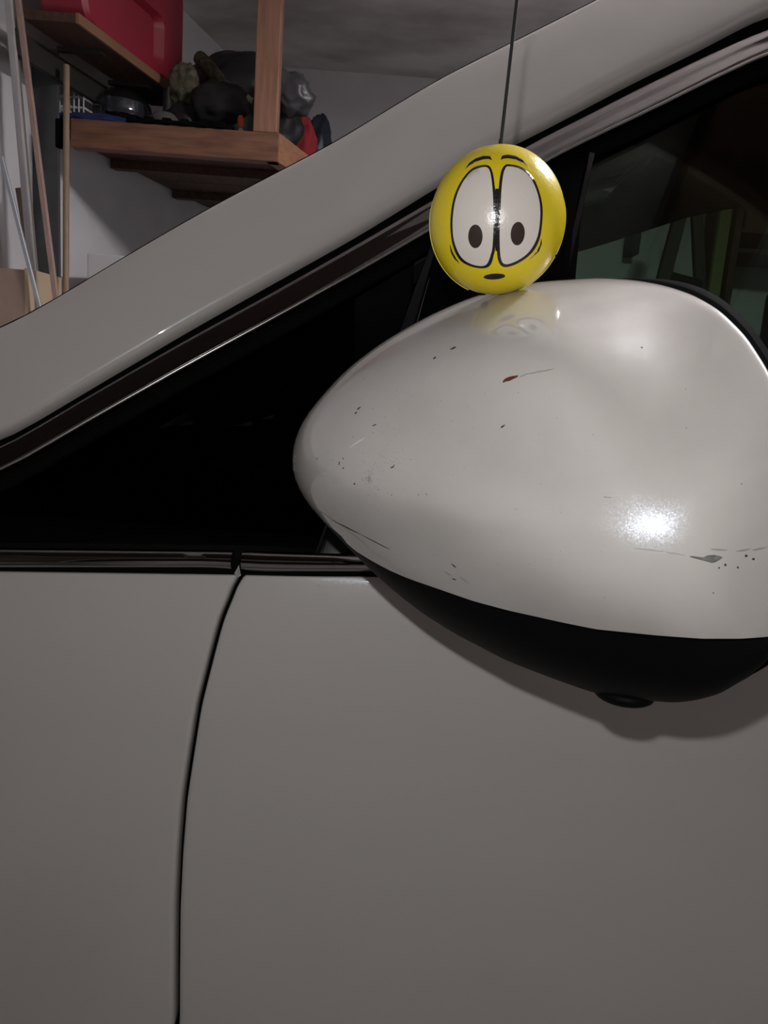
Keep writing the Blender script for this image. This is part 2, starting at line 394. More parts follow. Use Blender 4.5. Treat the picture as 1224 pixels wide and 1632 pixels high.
# body shell beyond the side: roof, windshield, hood, bonnet front, floor, wheels
def loft(name, fa, xs, crown, mt, ny=24, th=.012, bow=0, skip=0):
    """surface across the car between a side curve and its mirror image"""
    vs = []; N = len(xs)
    for lay in (0, 1):
        for x in xs:
            a = fa(x)
            for j in range(ny+1):
                t = j/ny; y = a.y+(2*YC-2*a.y)*t; k = 4*t*(1-t)
                vs.append(Vector((x-bow*k, y, a.z+crown*k-lay*th)))
    m_ = ny+1; fs = []
    for l in (0, 1):
        for i in range(N-1):
            for j in range(ny): b_ = l*N*m_; fs.append((b_+i*m_+j, b_+i*m_+j+1, b_+(i+1)*m_+j+1, b_+(i+1)*m_+j))
    K = N*m_
    for j in range(ny): fs += [(j, j+1, K+j+1, K+j), ((N-1)*m_+j, (N-1)*m_+j+1, K+(N-1)*m_+j+1, K+(N-1)*m_+j)]
    for i in range(N-1): fs += [(i*m_, (i+1)*m_, K+(i+1)*m_, K+i*m_), (i*m_+ny, (i+1)*m_+ny, K+(i+1)*m_+ny, K+i*m_+ny)]
    return ME(name, vs, fs, mt, car, True, auto=45)
top = lambda x: V(x, zPT(x)-.002, -.010)
loft('windshield', top, [-.48+.04*i for i in range(24)], .004, g_wind, th=.005)
loft('roof', top, [.45+.07*i for i in range(21)], .035, paint)
loft('headliner', lambda x: V(x, zPT(x)-.03, -.03), [.40+.07*i for i in range(21)], .02, trim_in)
hoodz = lambda x: zDP(-.45) - max(0, -.45-x)*.25
loft('hood', lambda x: Vector((x, S(hoodz(x))+.012, hoodz(x)+.001)), [-.98+.05*i for i in range(11)]+[-.45], .03, paint)
box('front_bumper', (-1.04, .56, .22), (-.97, 1.88, .80), paint, car, .03)
box('dashboard', (-.46, .56, .55), (.02, 1.88, .93), trim_in, car, .06)
box('door_trim', (-.1, .522, .35), (1.8, .56, .93), trim_in, car, .01)
box('door_trim', (-.1, 1.88, .35), (1.8, 1.918, .93), trim_in, car, .01)
box('underbody', (-.95, .55, .20), (1.85, 1.89, .28), black_pl, car, .02)
box('tailgate', (1.85, .56, .22), (1.9, 1.88, 1.0), paint, car, .03)
for yy in (.88, 1.54):
    st = box('seat', (.54, yy-.24, .42), (1.04, yy+.24, .56), trim_in, car, .05)
    box('seat_back', (.79, yy-.23, .5), (.95, yy+.23, 1.14), trim_in, st, .07)
    box('headrest', (.77, yy-.13, 1.17), (.89, yy+.13, 1.36), trim_in, st, .045)
    for k in (-.05, .05): tube('headrest_post', [(.85, yy+k, 1.1), (.84, yy+k, 1.2)], .006, chrome, st, 8)
box('rear_seat', (1.3, .6, .45), (1.6, 1.84, 1.1), trim_in, car, .06)
sw = []
for k in range(41):
    a = 2*pi*k/40; sw.append(Vector((.16+sin(a)*.07, .93+cos(a)*.185, .93+sin(a)*.165)))
sw_o = tube('steering_wheel', sw, .014, trim_in, car, 10)
tube('steering_column', [(.16, .93, .93), (.0, .93, .84)], [.055, .04], trim_in, sw_o, 14)
for y0, yn in ((.50, 1), (1.94, -1)):
    for xw in (-.62, 1.55):
        vs = []; prof = [(.20, .0), (.26, -.005), (.305, .005), (.315, .03), (.315, .16), (.29, .19), (.20, .19)]
        n = 40
        for k in range(n):
            a = 2*pi*k/n
            for r_, o_ in prof: vs.append(Vector((xw+cos(a)*r_, y0+yn*(o_+.03), .315+sin(a)*r_)))
        m_ = len(prof); fs = [(k*m_+i, k*m_+i+1, ((k+1) % n)*m_+i+1, ((k+1) % n)*m_+i) for k in range(n) for i in range(m_-1)]
        wt = ME('wheel', vs, fs, rubber, car, True)
        vs = [Vector((xw+cos(2*pi*k/n)*r_, y0+yn*o_, .315+sin(2*pi*k/n)*r_)) for k in range(n) for r_, o_ in ((.205,.035),(.19,.045),(.06,.04),(.0,.035))]
        ME('wheel_rim', vs, [(k*4+i, k*4+i+1, ((k+1) % n)*4+i+1, ((k+1) % n)*4+i) for k in range(n) for i in range(3)], mat('alloy', (.5,.5,.5), .3, metal=1), wt, True)

# ------------------------------------------------------------------ side mirror
OUT = [(463,740),(467,705),(480,672),(502,643),(550,590),(610,545),(680,505),(740,478),(800,459),(860,449),(950,443),(1010,446),(1060,455),(1105,470),(1148,495),(1190,537),(1224,590),(1250,650),(1268,740),(1272,830),(1266,920),(1250,1000),(1224,1053),(1189,1081),(1147,1106),(1110,1116),(1077,1120),(1035,1117),(990,1112),(950,1105),(922,1096),(880,1081),(810,1054),(727,1011),(671,976),(616,932),(577,895),(555,872),(529,844),(504,820),(482,793),(467,764)]
SEAM = [(500,812),(525,830),(557,872),(589,892),(616,907),(650,922),(685,934),(754,958),(810,973),(900,993),(950,1003),(1049,1013),(1119,1018),(1180,1018),(1224,1015),(1262,1008),(1300,1000)]
CX, CY = 1046, 854
def polar_table(pts, n=720):
    tab = [0]*n; m_ = len(pts)
    for k in range(n):
        a = 2*pi*k/n; dx, dy = cos(a), sin(a); best = 0
        for i in range(m_):
            x1, y1 = pts[i][0]-CX, pts[i][1]-CY; x2, y2 = pts[(i+1) % m_][0]-CX, pts[(i+1) % m_][1]-CY
            ex, ey = x2-x1, y2-y1; den = dx*ey-dy*ex
            if abs(den) < 1e-9: continue
            t = (x1*ey-y1*ex)/den; s_ = (x1*dy-y1*dx)/den
            if t > 0 and -1e-6 <= s_ <= 1+1e-6: best = max(best, t)
        tab[k] = best
    for _ in range(30): tab = [(tab[k-1]+2*tab[k]+tab[(k+1) % n])/4 for k in range(n)]
    return tab
otab = polar_table(OUT)
def rout(a):
    f_ = (a % (2*pi))/(2*pi)*720; i = int(f_) % 720; return otab[i]*(1-(f_-int(f_))) + otab[(i+1) % 720]*(f_-int(f_))
def ss(x, a, b): t = max(0, min(1, (x-a)/(b-a))); return t*t*(3-2*t)
RMIN = .2415
def wright(a):
    """how much the direction a (image plane, y down) belongs to the cut rear rim"""
    d = math.degrees(a) % 360
    if d > 180: d -= 360
    return ss(d, -122, -74) * (1-ss(d, 20, 85))
_rt = [interp([(0,.262),(45,.275),(90,.322),(140,.34),(180,.362),(215,.352),(245,.342),(268,.335),(284,.31),(306,.266),(330,.260),(360,.262)], i) for i in range(360)]
for _ in range(120): _rt = [(_rt[i-1]+2*_rt[i]+_rt[(i+1) % 360])/4 for i in range(360)]
def rsil(a):
    d = math.degrees(a) % 360; i = int(d) % 360; return _rt[i]*(1-(d-int(d))) + _rt[(i+1) % 360]*(d-int(d))
def Rm(rho, a):
    w_ = wright(a); rho = min(rho, 1)
    g1 = .66*rho*rho + .34*(1-max(0, 1-rho**13)**.5); g2 = .94*rho**2.1 + .06*(1-sqrt(max(0, 1-rho**90)))
    wt = ss(-sin(a), .45, .85); g3 = .3*rho*rho + .56*rho**8 + .14*(1-sqrt(max(0, 1-rho**24))); g1 = g1*(1-wt) + g3*wt
    dx, dy = cos(a)*rout(a)*rho, sin(a)*rout(a)*rho
    q = 1.7e-7*dx*dx + 3.3e-7*dy*dy; s_ = ss(rho, .05, .80)
    return RMIN + (rsil(a)-RMIN)*((1-w_)*g1 + w_*g2)*s_ + q*(1-s_)
def mp(px, py, lift=0):
    a = atan2(py-CY, px-CX); r_ = sqrt((px-CX)**2+(py-CY)**2); return PR(px, py, Rm(r_/rout(a), a)-lift)
def mpol(a, rho, extra=0, shr=1):
    r_ = rout(a)*rho*shr; return PR(CX+cos(a)*r_, CY+sin(a)*r_, Rm(rho, a)+extra)
seam_f = smooth_fn(SEAM, 480, 1310, 300, 4)
NA = 240
def rho_seam(a):
    if sin(a) <= 0: return 1
    lo, hi = 0, 1.0; ro = rout(a)
    f_ = lambda q: (CY+sin(a)*ro*q) - seam_f(CX+cos(a)*ro*q)
    if CX+cos(a)*ro < 495 or f_(1) < 0: return 1
    for _ in range(30):
        md = (lo+hi)/2
        if f_(md) > 0: hi = md
        else: lo = md
    return lo
rho_list = [0,.06,.12,.19,.26,.33,.4,.47,.54,.6,.66,.72,.77,.82,.86,.895,.92,.94,.957,.97,.98,.988,.994,.998,1.0]
angs = [2*pi*k/NA for k in range(NA)]
vs = [mpol(0, 0)]; nR = len(rho_list)-1; 
rs = [rho_seam(a) for a in angs]
for k, a in enumerate(angs):
    for q in rho_list[1:]: vs.append(mpol(a, q*rs[k] if rs[k] < 1 else q))
    # return lip / wrap behind
    w_ = wright(a); q = rs[k]
    lipn = ((.998,.0016),(.985,.006),(.96,.014),(.92,.03)) if q >= 1 and w_ < .5 else ((.9995,.0008),(.997,.002),(.99,.0035),(.985,.004))
    for s_, e_ in lipn: vs.append(mpol(a, q, e_, s_))
mm_ = nR+4
fs = [(0, 1+k*mm_, 1+((k+1) % NA)*mm_) for k in range(NA)]
fs += [(1+k*mm_+i, 1+k*mm_+i+1, 1+((k+1) % NA)*mm_+i+1, 1+((k+1) % NA)*mm_+i) for k in range(NA) for i in range(mm_-1)]
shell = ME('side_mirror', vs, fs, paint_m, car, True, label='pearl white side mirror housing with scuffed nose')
# black lower cover
ka = [k for k in range(NA) if rs[k] < .9999]
k0, k1 = ka[0], ka[-1]
vs = []; seq = list(range(k0-1, k1+2)); nq = 22
for k in seq:
    a = angs[k % NA]; q0 = max(.2, rs[k % NA]-.02)
    for i in range(nq+1):
        t = i/nq; t = 1-(1-t)**1.7; q = q0+(1-q0)*t
        rec = .0042*(1-ss(t, .0, .95)) + .0006
        vs.append(mpol(a, q, rec))
    for s_, e_ in ((.997,.003),(.985,.010),(.955,.024),(.90,.045)): vs.append(mpol(a, 1, e_, s_))
mq = nq+5
ME('mirror_lower_cover', vs, [(j*mq+i, j*mq+i+1, (j+1)*mq+i+1, (j+1)*mq+i) for j in range(len(seq)-1) for i in range(mq-1)], black_satin, shell, True, label='satin black lower mirror cover')
# gasket and inner housing behind the painted shell
vs = []; rings = []
for s_off, e_ in ((0, .0012), (7.5, .0045), (8.5, .008), (6, .012)):
    for a in angs:
        w_ = wright(a); r_ = rout(a)*.985*(1-w_) + (rout(a)+s_off*1.0)*w_
        vs.append(PR(CX+cos(a)*r_, CY+sin(a)*r_, Rm(1, a)+e_))
ME('mirror_gasket', vs, [(j*NA+k, j*NA+(k+1) % NA, (j+1)*NA+(k+1) % NA, (j+1)*NA+k) for j in range(3) for k in range(NA)], rubber, shell, True)
vs = []
for s_, e_, wx in ((.97,.012,2),(.965,.02,14),(.95,.035,26),(.90,.055,30),(.80,.080,20),(.6,.095,0),(.3,.10,0)):
    for a in angs:
        w_ = wright(a); r_ = rout(a)*s_*(1-w_) + (rout(a)*min(1, s_+.03)+wx)*w_
        rr = (Rm(1, a)*.35 + .315*.65) if True else 0
        vs.append(PR(CX+cos(a)*r_, CY+sin(a)*r_, Rm(1, a)*(1-min(1, e_*9)) + .33*min(1, e_*9) + e_*.6))
nr_ = 7
fs = [(j*NA+k, j*NA+(k+1) % NA, (j+1)*NA+(k+1) % NA, (j+1)*NA+k) for j in range(nr_-1) for k in range(NA)] + [tuple(range((nr_-1)*NA, nr_*NA))]
ME('inner_housing', vs, fs, black_pl, shell, True)
# mirror glass facing the rear, outside the picture
gc = PR(1330, 800, .335); vs = [gc + Vector((0, .01, 0))]
for r_ in (.5, .9, 1):
    for k in range(48): a = 2*pi*k/48; vs.append(gc + Vector((.012*(1-r_)-.002, cos(a)*.044*r_, sin(a)*.062*r_)))
vs[0] = gc+Vector((.009, 0, 0))
fs = [(0, 1+k, 1+(k+1) % 48) for k in range(48)] + [(1+j*48+k, 1+j*48+(k+1) % 48, 1+(j+1)*48+(k+1) % 48, 1+(j+1)*48+k) for j in range(2) for k in range(48)]
ME('mirror_glass', vs, fs, mat('mirror_silver', (.85,.87,.88), .02, metal=1), shell, True)
# foot joining the housing to the door
ft = [PR(900, 850, .40), Vector((.085, .45, .985)), Vector((.09, .53, .985))]
tube('mirror_foot', ft, [.03, .034, .045], black_pl, shell, 20, sx=1.3, sy=.6)
# small lens blister under the cover
bc = PR(994, 1106, .330)
bm = bmesh.new(); bmesh.ops.create_uvsphere(bm, u_segments=28, v_segments=14, radius=1)
for v in bm.verts: v.co = bc + camdir(v.co.x*.0118, v.co.z*.0046 + v.co.x*-.0008, v.co.y*.014)
from_bm('puddle_lamp', bm, black_satin, shell, True)

# scratches, chips and specks on the mirror shell
def flat_poly(name, pts, mt, lift=.00022, parent=shell, **props):
    n = len(pts); cx = sum(p[0] for p in pts)/n; cy = sum(p[1] for p in pts)/n
    vs = [mp(*p, lift*.2) for p in pts] + [mp(cx+(p[0]-cx)*.8, cy+(p[1]-cy)*.8, lift) for p in pts] + [mp(cx, cy, lift)]
    fs = [(i, (i+1) % n, n+(i+1) % n, n+i) for i in range(n)] + [(n+i, n+(i+1) % n, 2*n) for i in range(n)]
    return ME(name, vs, fs, mt, parent, False, **props)
m_red = mat('rust_red_scratch', (.16, .035, .022), .6, noise_amt=.6, nscale=300)
m_gr = mat('bare_grey_plastic', (.17, .165, .155), .7, noise_amt=.5, nscale=400)
m_dk = mat('dark_chip', (.035, .03, .03), .7)
m_lt = mat('pale_scratch', (.75, .74, .72), .6)
m_sm = mat('faint_scuff', (.30, .28, .26), .5)
flat_poly('scratch', [(801,608),(804,604),(810,601),(818,599),(826,598),(825,601),(818,604),(812,607),(806,608),(802,610)], m_red, label='short rust red scratch')
flat_poly('scratch', [(1098,886.5),(1104,886),(1112,887.4),(1121,888.3),(1128,885),(1139,884.4),(1147,886),(1152,888.5),(1147,892.5),(1140,896),(1135,897.3),(1127,895),(1119,893),(1110,890.6),(1103,889)], m_gr, label='grey gouge through the paint')
def streak(x1, y1, x2, y2, w_, mt, name='scratch', **k):
    n = 5; L = math.hypot(x2-x1, y2-y1); nx_, ny_ = -(y2-y1)/L, (x2-x1)/L; up_, dn = [], []
    for i in range(n+1):
        t = i/n; ww = w_*.5*(.25+sin(pi*t)**.7)*(.7+.6*R.random()); x, y = x1+(x2-x1)*t, y1+(y2-y1)*t+R.uniform(-.3, .3)*min(1, w_)
        up_.append((x+nx_*ww, y+ny_*ww)); dn.append((x-nx_*ww, y-ny_*ww))
    return flat_poly(name, up_+dn[::-1], mt, **k)
for a in [(798,682,805,677,2.4,m_dk),(717,557,727,553,2,m_dk),(690,572,695,569,2.2,m_dk),(565,660,569,656,1.6,m_dk),(569,653,575,648,1.8,m_dk),
          (556,714,583,696,1.2,m_lt),(540,741,541,735,1.3,m_dk),(622,746,628,743,1.8,m_dk),(587,768,590,758,2.2,m_sm),(593,679,600,676,1.2,m_dk),
          (840,596,884,588,2.2,m_sm),(828,601,842,595,1.4,m_sm),(1010,874,1060,879,1.6,m_sm),(1062,880,1092,885,1.6,m_sm),(1132,875,1160,877,2,m_sm),(1172,879,1196,875,2,m_sm),(1198,877,1223,872,2.2,m_sm),
          (719,898,727,905,1.5,m_dk),(708,910,720,918,1.6,m_sm),(732,918,750,932,1.5,m_sm),(720,922,727,924,1.6,m_dk),(962,792,974,793,2,m_sm),(527,828,575,852,1.3,m_dk),(575,852,622,876,1.1,m_dk)]:
    streak(*a)
def dots(name, lst, mt, seedn=0, **pr):
    vs = []; fs = []
    for x, y, r_ in lst:
        b_ = len(vs); k_ = 6; vs.append(mp(x, y, .0002))
        for i in range(k_):
            a = 2*pi*i/k_; q = r_*R.uniform(.6, 1.2); vs.append(mp(x+cos(a)*q, y+sin(a)*q*.8, .00008))
        fs += [(b_, b_+1+i, b_+1+(i+1) % k_) for i in range(k_)]
    return ME(name, vs, fs, mt, shell, False, **pr)
for x, y, r_ in [(1189,885.5,3),(1201,891.5,2.8),(1156,900.5,2.6),(1176,904.5,2),(1146,905,2.2),(1137,945,1.6),(1023,554,1.8),(547,731,1.7),(547,746,1.5),(505,731,1.4),(565,771,1.9),(628,741.5,1.3),(1182,771,1.6)]:
    dots('paint_chip', [(x, y, r_)], m_dk)
spk = [(R.gauss(588, 6), R.gauss(764, 10), R.uniform(.5, 1.3)) for _ in range(50)] + [(R.gauss(612, 22), R.gauss(738, 10), R.uniform(.4, 1)) for _ in range(50)]
spk += [(R.uniform(500, 900), R.uniform(560, 900), R.uniform(.5, 1.2)) for _ in range(130)] + [(R.gauss(620, 60), R.gauss(700, 60), R.uniform(.4, 1)) for _ in range(60)]
spk = [s_ for s_ in spk if math.hypot(s_[0]-CX, s_[1]-CY) < .93*rout(atan2(s_[1]-CY, s_[0]-CX)) and s_[1] < seam_f(s_[0])-8]
dots('paint_specks', spk, m_sm, kind='stuff')
dots('paint_specks', [(R.uniform(500, 1100), R.uniform(600, 960), R.uniform(.5, 1)) for _ in range(16)] + [(595,690,.9),(562,696,.9),(530,733,.8),(603,780,.9),(624,789,1.1),(680,788,1.1)], m_dk, kind='stuff')
spk2 = [(464+R.uniform(0, 4), R.uniform(727, 750), R.uniform(.5, 1.1)) for _ in range(16)]
dots('nose_scuff', [(x+3, y, r_) for x, y, r_ in spk2], m_lt, kind='stuff')

# ------------------------------------------------------------------ yellow ball on its string
BR = .3245
bcen = PR(791.5, 353.5, BR)
vz = (bcen-C).normalized(); bx = camdir(1, 0, 0); bx = (bx - vz*bx.dot(vz)).normalized(); by = -vz.cross(bx)
if by.z < 0: by = -by
pxm = BR/F*(ray(791, 353).length)*1.0                              # metres per pixel at the ball
k_ = BR/ray(791, 353).length/F*1.0
AX, AY, AZ = 106.5*BR/1180*.985, 111*BR/1180*.93, .0222
# radii corrected so the outline measures like the real ball
kk = BR/(F*ray(791.5, 353.5).length)
AX = 106.5*kk*1.0; AY = 111.5*kk
tilt = bx
hang = thing('ball_on_string', 'yellow ball with big white eyes hanging on a black string over the side mirror', 'ball', bcen)
def ell(u_, v_, s_=1.0):
    """point on the front of the ball; u,v in ball radii"""
    q = max(0, 1-u_*u_-v_*v_); return bcen + bx*(u_*AX*s_) + by*(v_*AY*s_) - vz*(sqrt(q)*AZ*s_)
n1, n2 = 72, 40; vs = []
for j in range(n2+1):
    th = pi*j/n2
    for i in range(n1):
        ph = 2*pi*i/n1; vs.append(bcen + bx*(AX*sin(th)*cos(ph)) + by*(AY*cos(th)) - vz*(AZ*sin(th)*sin(ph)))
fs = [(j*n1+i, j*n1+(i+1) % n1, (j+1)*n1+(i+1) % n1, (j+1)*n1+i) for j in range(n2) for i in range(n1)]
ball = ME('ball', vs, fs, yellow, hang, True)
# moulding flange round the rim, a little low, open at the foot
pth = []
for i in range(0, 121):
    a = radians(-86 + 334*i/120); q = 1.0 - .02*ss(sin(a), .1, .6)
    pth.append(bcen + bx*(cos(a)*AX*q) + by*(sin(a)*AY*q - .0002) + vz*.0008)
tube('rim_flange', pth, .00042, mat('pale_yellow_flange', (.80, .72, .10), .4), ball, 8)
tube('foot_plug', [bcen + bx*(-19*kk) + by*(-AY*.962) + vz*.001, bcen + bx*(-19*kk) + by*(-AY*1.005) + vz*.001], [16*kk, 15*kk], black_pl, ball, 16, sx=1, sy=.5)
def bpt(x, y, s_):                                                  # from the enlarged view of the ball to the ball's face
    px, py = 640+x/3.825, 200+y/3.825
    # intersect the view ray with the ball
    d = ray(px, py).normalized(); o = C-bcen
    D = Vector((d.dot(bx)/(AX*s_), d.dot(by)/(AY*s_), d.dot(vz)/(AZ*s_))); O = Vector((o.dot(bx)/(AX*s_), o.dot(by)/(AY*s_), o.dot(vz)/(AZ*s_)))
    a, b, c = D.dot(D), 2*O.dot(D), O.dot(O)-1; q = b*b-4*a*c
    t = (-b-sqrt(max(q, 0)))/(2*a); return C + d*t
def densify(pts, n):
    out = []; m_ = len(pts)
    for i in range(m_):
        p0, p1, p2, p3 = pts[i-1], pts[i], pts[(i+1) % m_], pts[(i+2) % m_]
        for j in range(n):
            t = j/n; f_ = lambda a, b, c, d: .5*((2*b)+(-a+c)*t+(2*a-5*b+4*c-d)*t*t+(-a+3*b-3*c+d)*t**3)
            out.append((f_(p0[0],p1[0],p2[0],p3[0]), f_(p0[1],p1[1],p2[1],p3[1])))
    return out
def decal(name, pts, s_, mt, dens=3, nring=8, **props):
    pts = densify(pts, dens) if dens > 1 else pts; n = len(pts)
    cx = sum(p[0] for p in pts)/n; cy = sum(p[1] for p in pts)/n
    vs = [bpt(cx, cy, s_)]
    for r_ in range(1, nring+1):
        for p in pts: vs.append(bpt(cx+(p[0]-cx)*r_/nring, cy+(p[1]-cy)*r_/nring, s_))
    for p in pts: vs.append(bpt(p[0], p[1], .999))
    fs = [(0, 1+i, 1+(i+1) % n) for i in range(n)]
    fs += [(1+r_*n+i, 1+r_*n+(i+1) % n, 1+(r_+1)*n+(i+1) % n, 1+(r_+1)*n+i) for r_ in range(nring) for i in range(n)]
    return ME(name, vs, fs, mt, ball, True, auto=50, **props)
def strip(name, A, B, s_, mt, n=16, **props):
    def res(P):
        L = [0]
        for p, q in zip(P, P[1:]): L.append(L[-1]+math.hypot(q[0]-p[0], q[1]-p[1]))
        o = []
        for i in range(n+1):
            t = L[-1]*i/n; o.append((interp(list(zip(L, [p[0] for p in P])), t), interp(list(zip(L, [p[1] for p in P])), t)))
        return o
    a, b = res(A), res(B); vs = []
    for p, q in zip(a, b):
        vs += [bpt(*p, .9995), bpt(p[0]*.9+q[0]*.1, p[1]*.9+q[1]*.1, s_), bpt(q[0]*.9+p[0]*.1, q[1]*.9+p[1]*.1, s_), bpt(*q, .9995)]
    return ME(name, vs, [(i*4+k, i*4+k+1, (i+1)*4+k+1, (i+1)*4+k) for i in range(n) for k in range(3)], mt, ball, True, **props)
EL = [(500,240),(440,255),(390,300),(345,370),(315,450),(300,540),(297,620),(305,700),(325,770),(360,825),(410,855),(470,870),(520,867),(548,840),(562,790),(572,740),(579,600),(576,450),(566,350),(555,285),(536,248)]
ER = [(655,236),(720,248),(770,280),(815,340),(845,420),(860,500),(858,590),(845,680),(815,750),(770,800),(710,840),(650,862),(610,857),(588,820),(581,760),(578,650),(584,500),(592,380),(604,290),(625,246)]
WLf = [(500,253),(440,271),(395,313),(355,381),(328,456),(314,540),(311,620),(318,695),(340,762),(372,812),(420,843),(475,857),(512,851),(531,825),(544,785),(554,740),(561,600),(558,450),(551,350),(540,285),(525,258)]
WRf = [(655,249),(715,261),(762,293),(802,346),(832,425),(845,505),(843,590),(830,672),(800,738),(760,787),(705,824),(650,845),(620,840),(606,810),(600,760),(598,650),(604,500),(610,380),(620,300),(635,258)]
decal('eye_outline', EL, 1.003, ink); decal('eye_outline', ER, 1.0032, ink)
strip('nose_bar', [(572,385),(572,560),(572,765)], [(597,385),(590,560),(588,765)], 1.0038, ink)
decal('eye_white', WLf, 1.006, eyewhite); decal('eye_white', WRf, 1.006, eyewhite)
def oval(cx, cy, rx, ry, tl=0): return [(cx+cos(a)*rx*cos(tl)-sin(a)*ry*sin(tl), cy+cos(a)*rx*sin(tl)+sin(a)*ry*cos(tl)) for a in [2*pi*i/28 for i in range(28)]]
pup = mat('dark_brown_print', (.035, .022, .019), .3)
decal('pupil', oval(450,676,44,72), 1.0085, pup, 1, 5); decal('pupil', oval(708,659,43,72,.08), 1.0085, pup, 1, 5)
decal('mouth', oval(566,921,66,18,-.06), 1.004, ink, 1, 4)
strip('eyebrow', [(385,270),(410,228),(450,200),(500,184),(540,186),(552,210)], [(386,268),(410,248),(450,222),(500,206),(535,204),(551,212)], 1.004, ink)
strip('eyebrow', [(604,209),(612,184),(645,176),(695,184),(738,208),(770,246)], [(605,210),(620,202),(650,200),(695,208),(735,226),(769,245)], 1.004, ink)
strip('cheek_line', [(293,728),(300,775),(322,815),(356,845)], [(296,728),(312,772),(332,808),(355,843)], 1.004, ink)
strip('cheek_line', [(853,688),(856,720),(838,768),(778,820)], [(852,690),(845,724),(824,768),(779,818)], 1.004, ink)
topb = bcen + by*AY*.99
tube('string', [topb - Vector((0, 0, .002)), topb + Vector((0.0012, .0, .06)), Vector((topb.x+.001, topb.y, H-.002))], .00068, mat('black_cord', (.008, .008, .009), .7), hang, 8)
tube('string_knot', [topb + Vector((0, 0, -.001)), topb + Vector((0, 0, .002))], [.0009, .0008], MATS['black_cord'], hang, 8)

# ------------------------------------------------------------------ ceiling lamp (outside the picture)
lamp = thing('ceiling_light', 'white ceiling light fitting above the car roof', 'lamp', LAMP)
box('lamp_body', LAMP+Vector((-.11, -.23, .0)), LAMP+Vector((.11, .23, H-LAMP.z)), mat('white_enamel', (.8, .8, .8), .4), lamp, .01)
for k in (-.06, .06):
    tube('lamp_tube', [LAMP+Vector((k, -.21, -.014)), LAMP+Vector((k, .21, -.014))], .013, mat('lamp_glow', (1, .97, .96), .5, emit=6), lamp, 12)

# ------------------------------------------------------------------ wooden shelves over the bonnet
YL = 2.30
def Pz(px, py, y=YL): return PY(px, py, y)
fl, fr_ = Pz(112, 216), Pz(445, 228)
zt = (Pz(280, 200).z); zb_ = Pz(280, 246).z
wallx = lambda y: WL[0].x + (WL[1].x-WL[0].x)*(y-WL[0].y)/(WL[1].y-WL[0].y)
ls = thing('hanging_shelf', 'reddish wooden shelf hung from a post, loaded with bags and gear', 'shelf', (fl.x, YL, zb_))
xl, xr = fl.x, Pz(445, 228).x
box('front_beam', (fl.x, YL, zb_), (xr, YL+.04, zt), wood, ls, .003)
xr2 = PY(500, 235, 3.1).x
def vert_board(name, a, b, z0, z1, th, mt, par):
    a, b = Vector(a), Vector(b); t = (b-a).normalized(); n = Vector((-t.y, t.x, 0))*th
    vs = [Vector((p.x, p.y, z)) for z in (z0, z1) for p in (a, b, b+n, a+n)]
    return ME(name, vs, [(0, 1, 2, 3), (4, 5, 6, 7), (0, 1, 5, 4), (1, 2, 6, 5), (2, 3, 7, 6), (3, 0, 4, 7)], mt, par, False)
side = Vector((xr+.30, 3.35, 0))
vert_board('side_beam', (xr, YL, 0), (side.x, side.y, 0), zb_, zt, .04, mat('orange_pine', (.42, .20, .11), .6, noise_amt=.3, nscale=9, stretch=(8, 1, 8)), ls)
# deck boards run across, each its own piece
nb = 9
for i in range(nb):
    y0 = YL+.045+(3.35-YL-.05)*i/nb; y1 = YL+.045+(3.35-YL-.05)*(i+1)/nb-.004
    x1 = xr+.30*(y0-YL)/(3.35-YL)-.045
    prism('deck_board', [(wallx(y0)+.012, y0), (x1, y0), (x1, y1), (wallx(y1)+.012, y1)], zt-.02, zt-.002, wood_d, ls)
for i in range(2):
    y0 = YL+.35+.4*i; x1 = xr+.30*(y0-YL)/(3.35-YL)-.045
    prism('joist', [(wallx(y0)+.012, y0), (x1, y0), (x1, y0+.035), (wallx(y0+.035)+.012, y0+.035)], zb_+.03, zt-.021, wood_d, ls)
pL, pR_ = Pz(403, 150, YL-.005), Pz(446, 150, YL-.005)
px0 = Pz(401, 190, YL-.02).x; px1 = Pz(440, 190, YL-.02).x
box('post', (px0, YL+.001, zt+.0), (px1, YL+.044, H-.001), wood_v, ls, .004)

# upper shelf: a dark plank along the left wall
YU = 2.10
a0, a1 = PY(36, 17, YU), PY(121, 21, YU); zu = a1.z
us = thing('wall_shelf', 'dark brown plank shelf high along the left wall holding the red can', 'shelf', (a0.x, YU, zu))
tdir = (WL[0]-WL[1]).normalized()
def uq(s_, t_, z): return Vector((a1.x - s_ + tdir.x*t_, YU + tdir.y*t_, z))
Lu = .62
pts = [uq(a1.x-a0.x+.0, 0, 0), uq(0, 0, 0), uq(0, Lu, 0), uq(a1.x-a0.x, Lu, 0)]
prism('plank', pts, zu-.022, zu, wood_d, us)
e0 = [uq(.0, -.001, 0), uq(-.008, -.001, 0), uq(-.008, Lu, 0), uq(.0, Lu, 0)]
prism('edge_strip', e0, zu-.024, zu+.001, mat('light_edge_wood', (.26, .14, .08), .6), us)
prism('wall_batten', [uq(.175, .0, 0), uq(.155, .0, 0), uq(.155, Lu, 0), uq(.175, Lu, 0)], zu-.105, zu-.045, mat('black_batten', (.03, .026, .024), .7), us)
for t_ in (.16, .40):
    prism('bracket', [uq(.155, t_, 0), uq(.03, t_, 0), uq(.03, t_+.02, 0), uq(.155, t_+.02, 0)], zu-.034, zu-.0225, MATS['black_batten'], us)

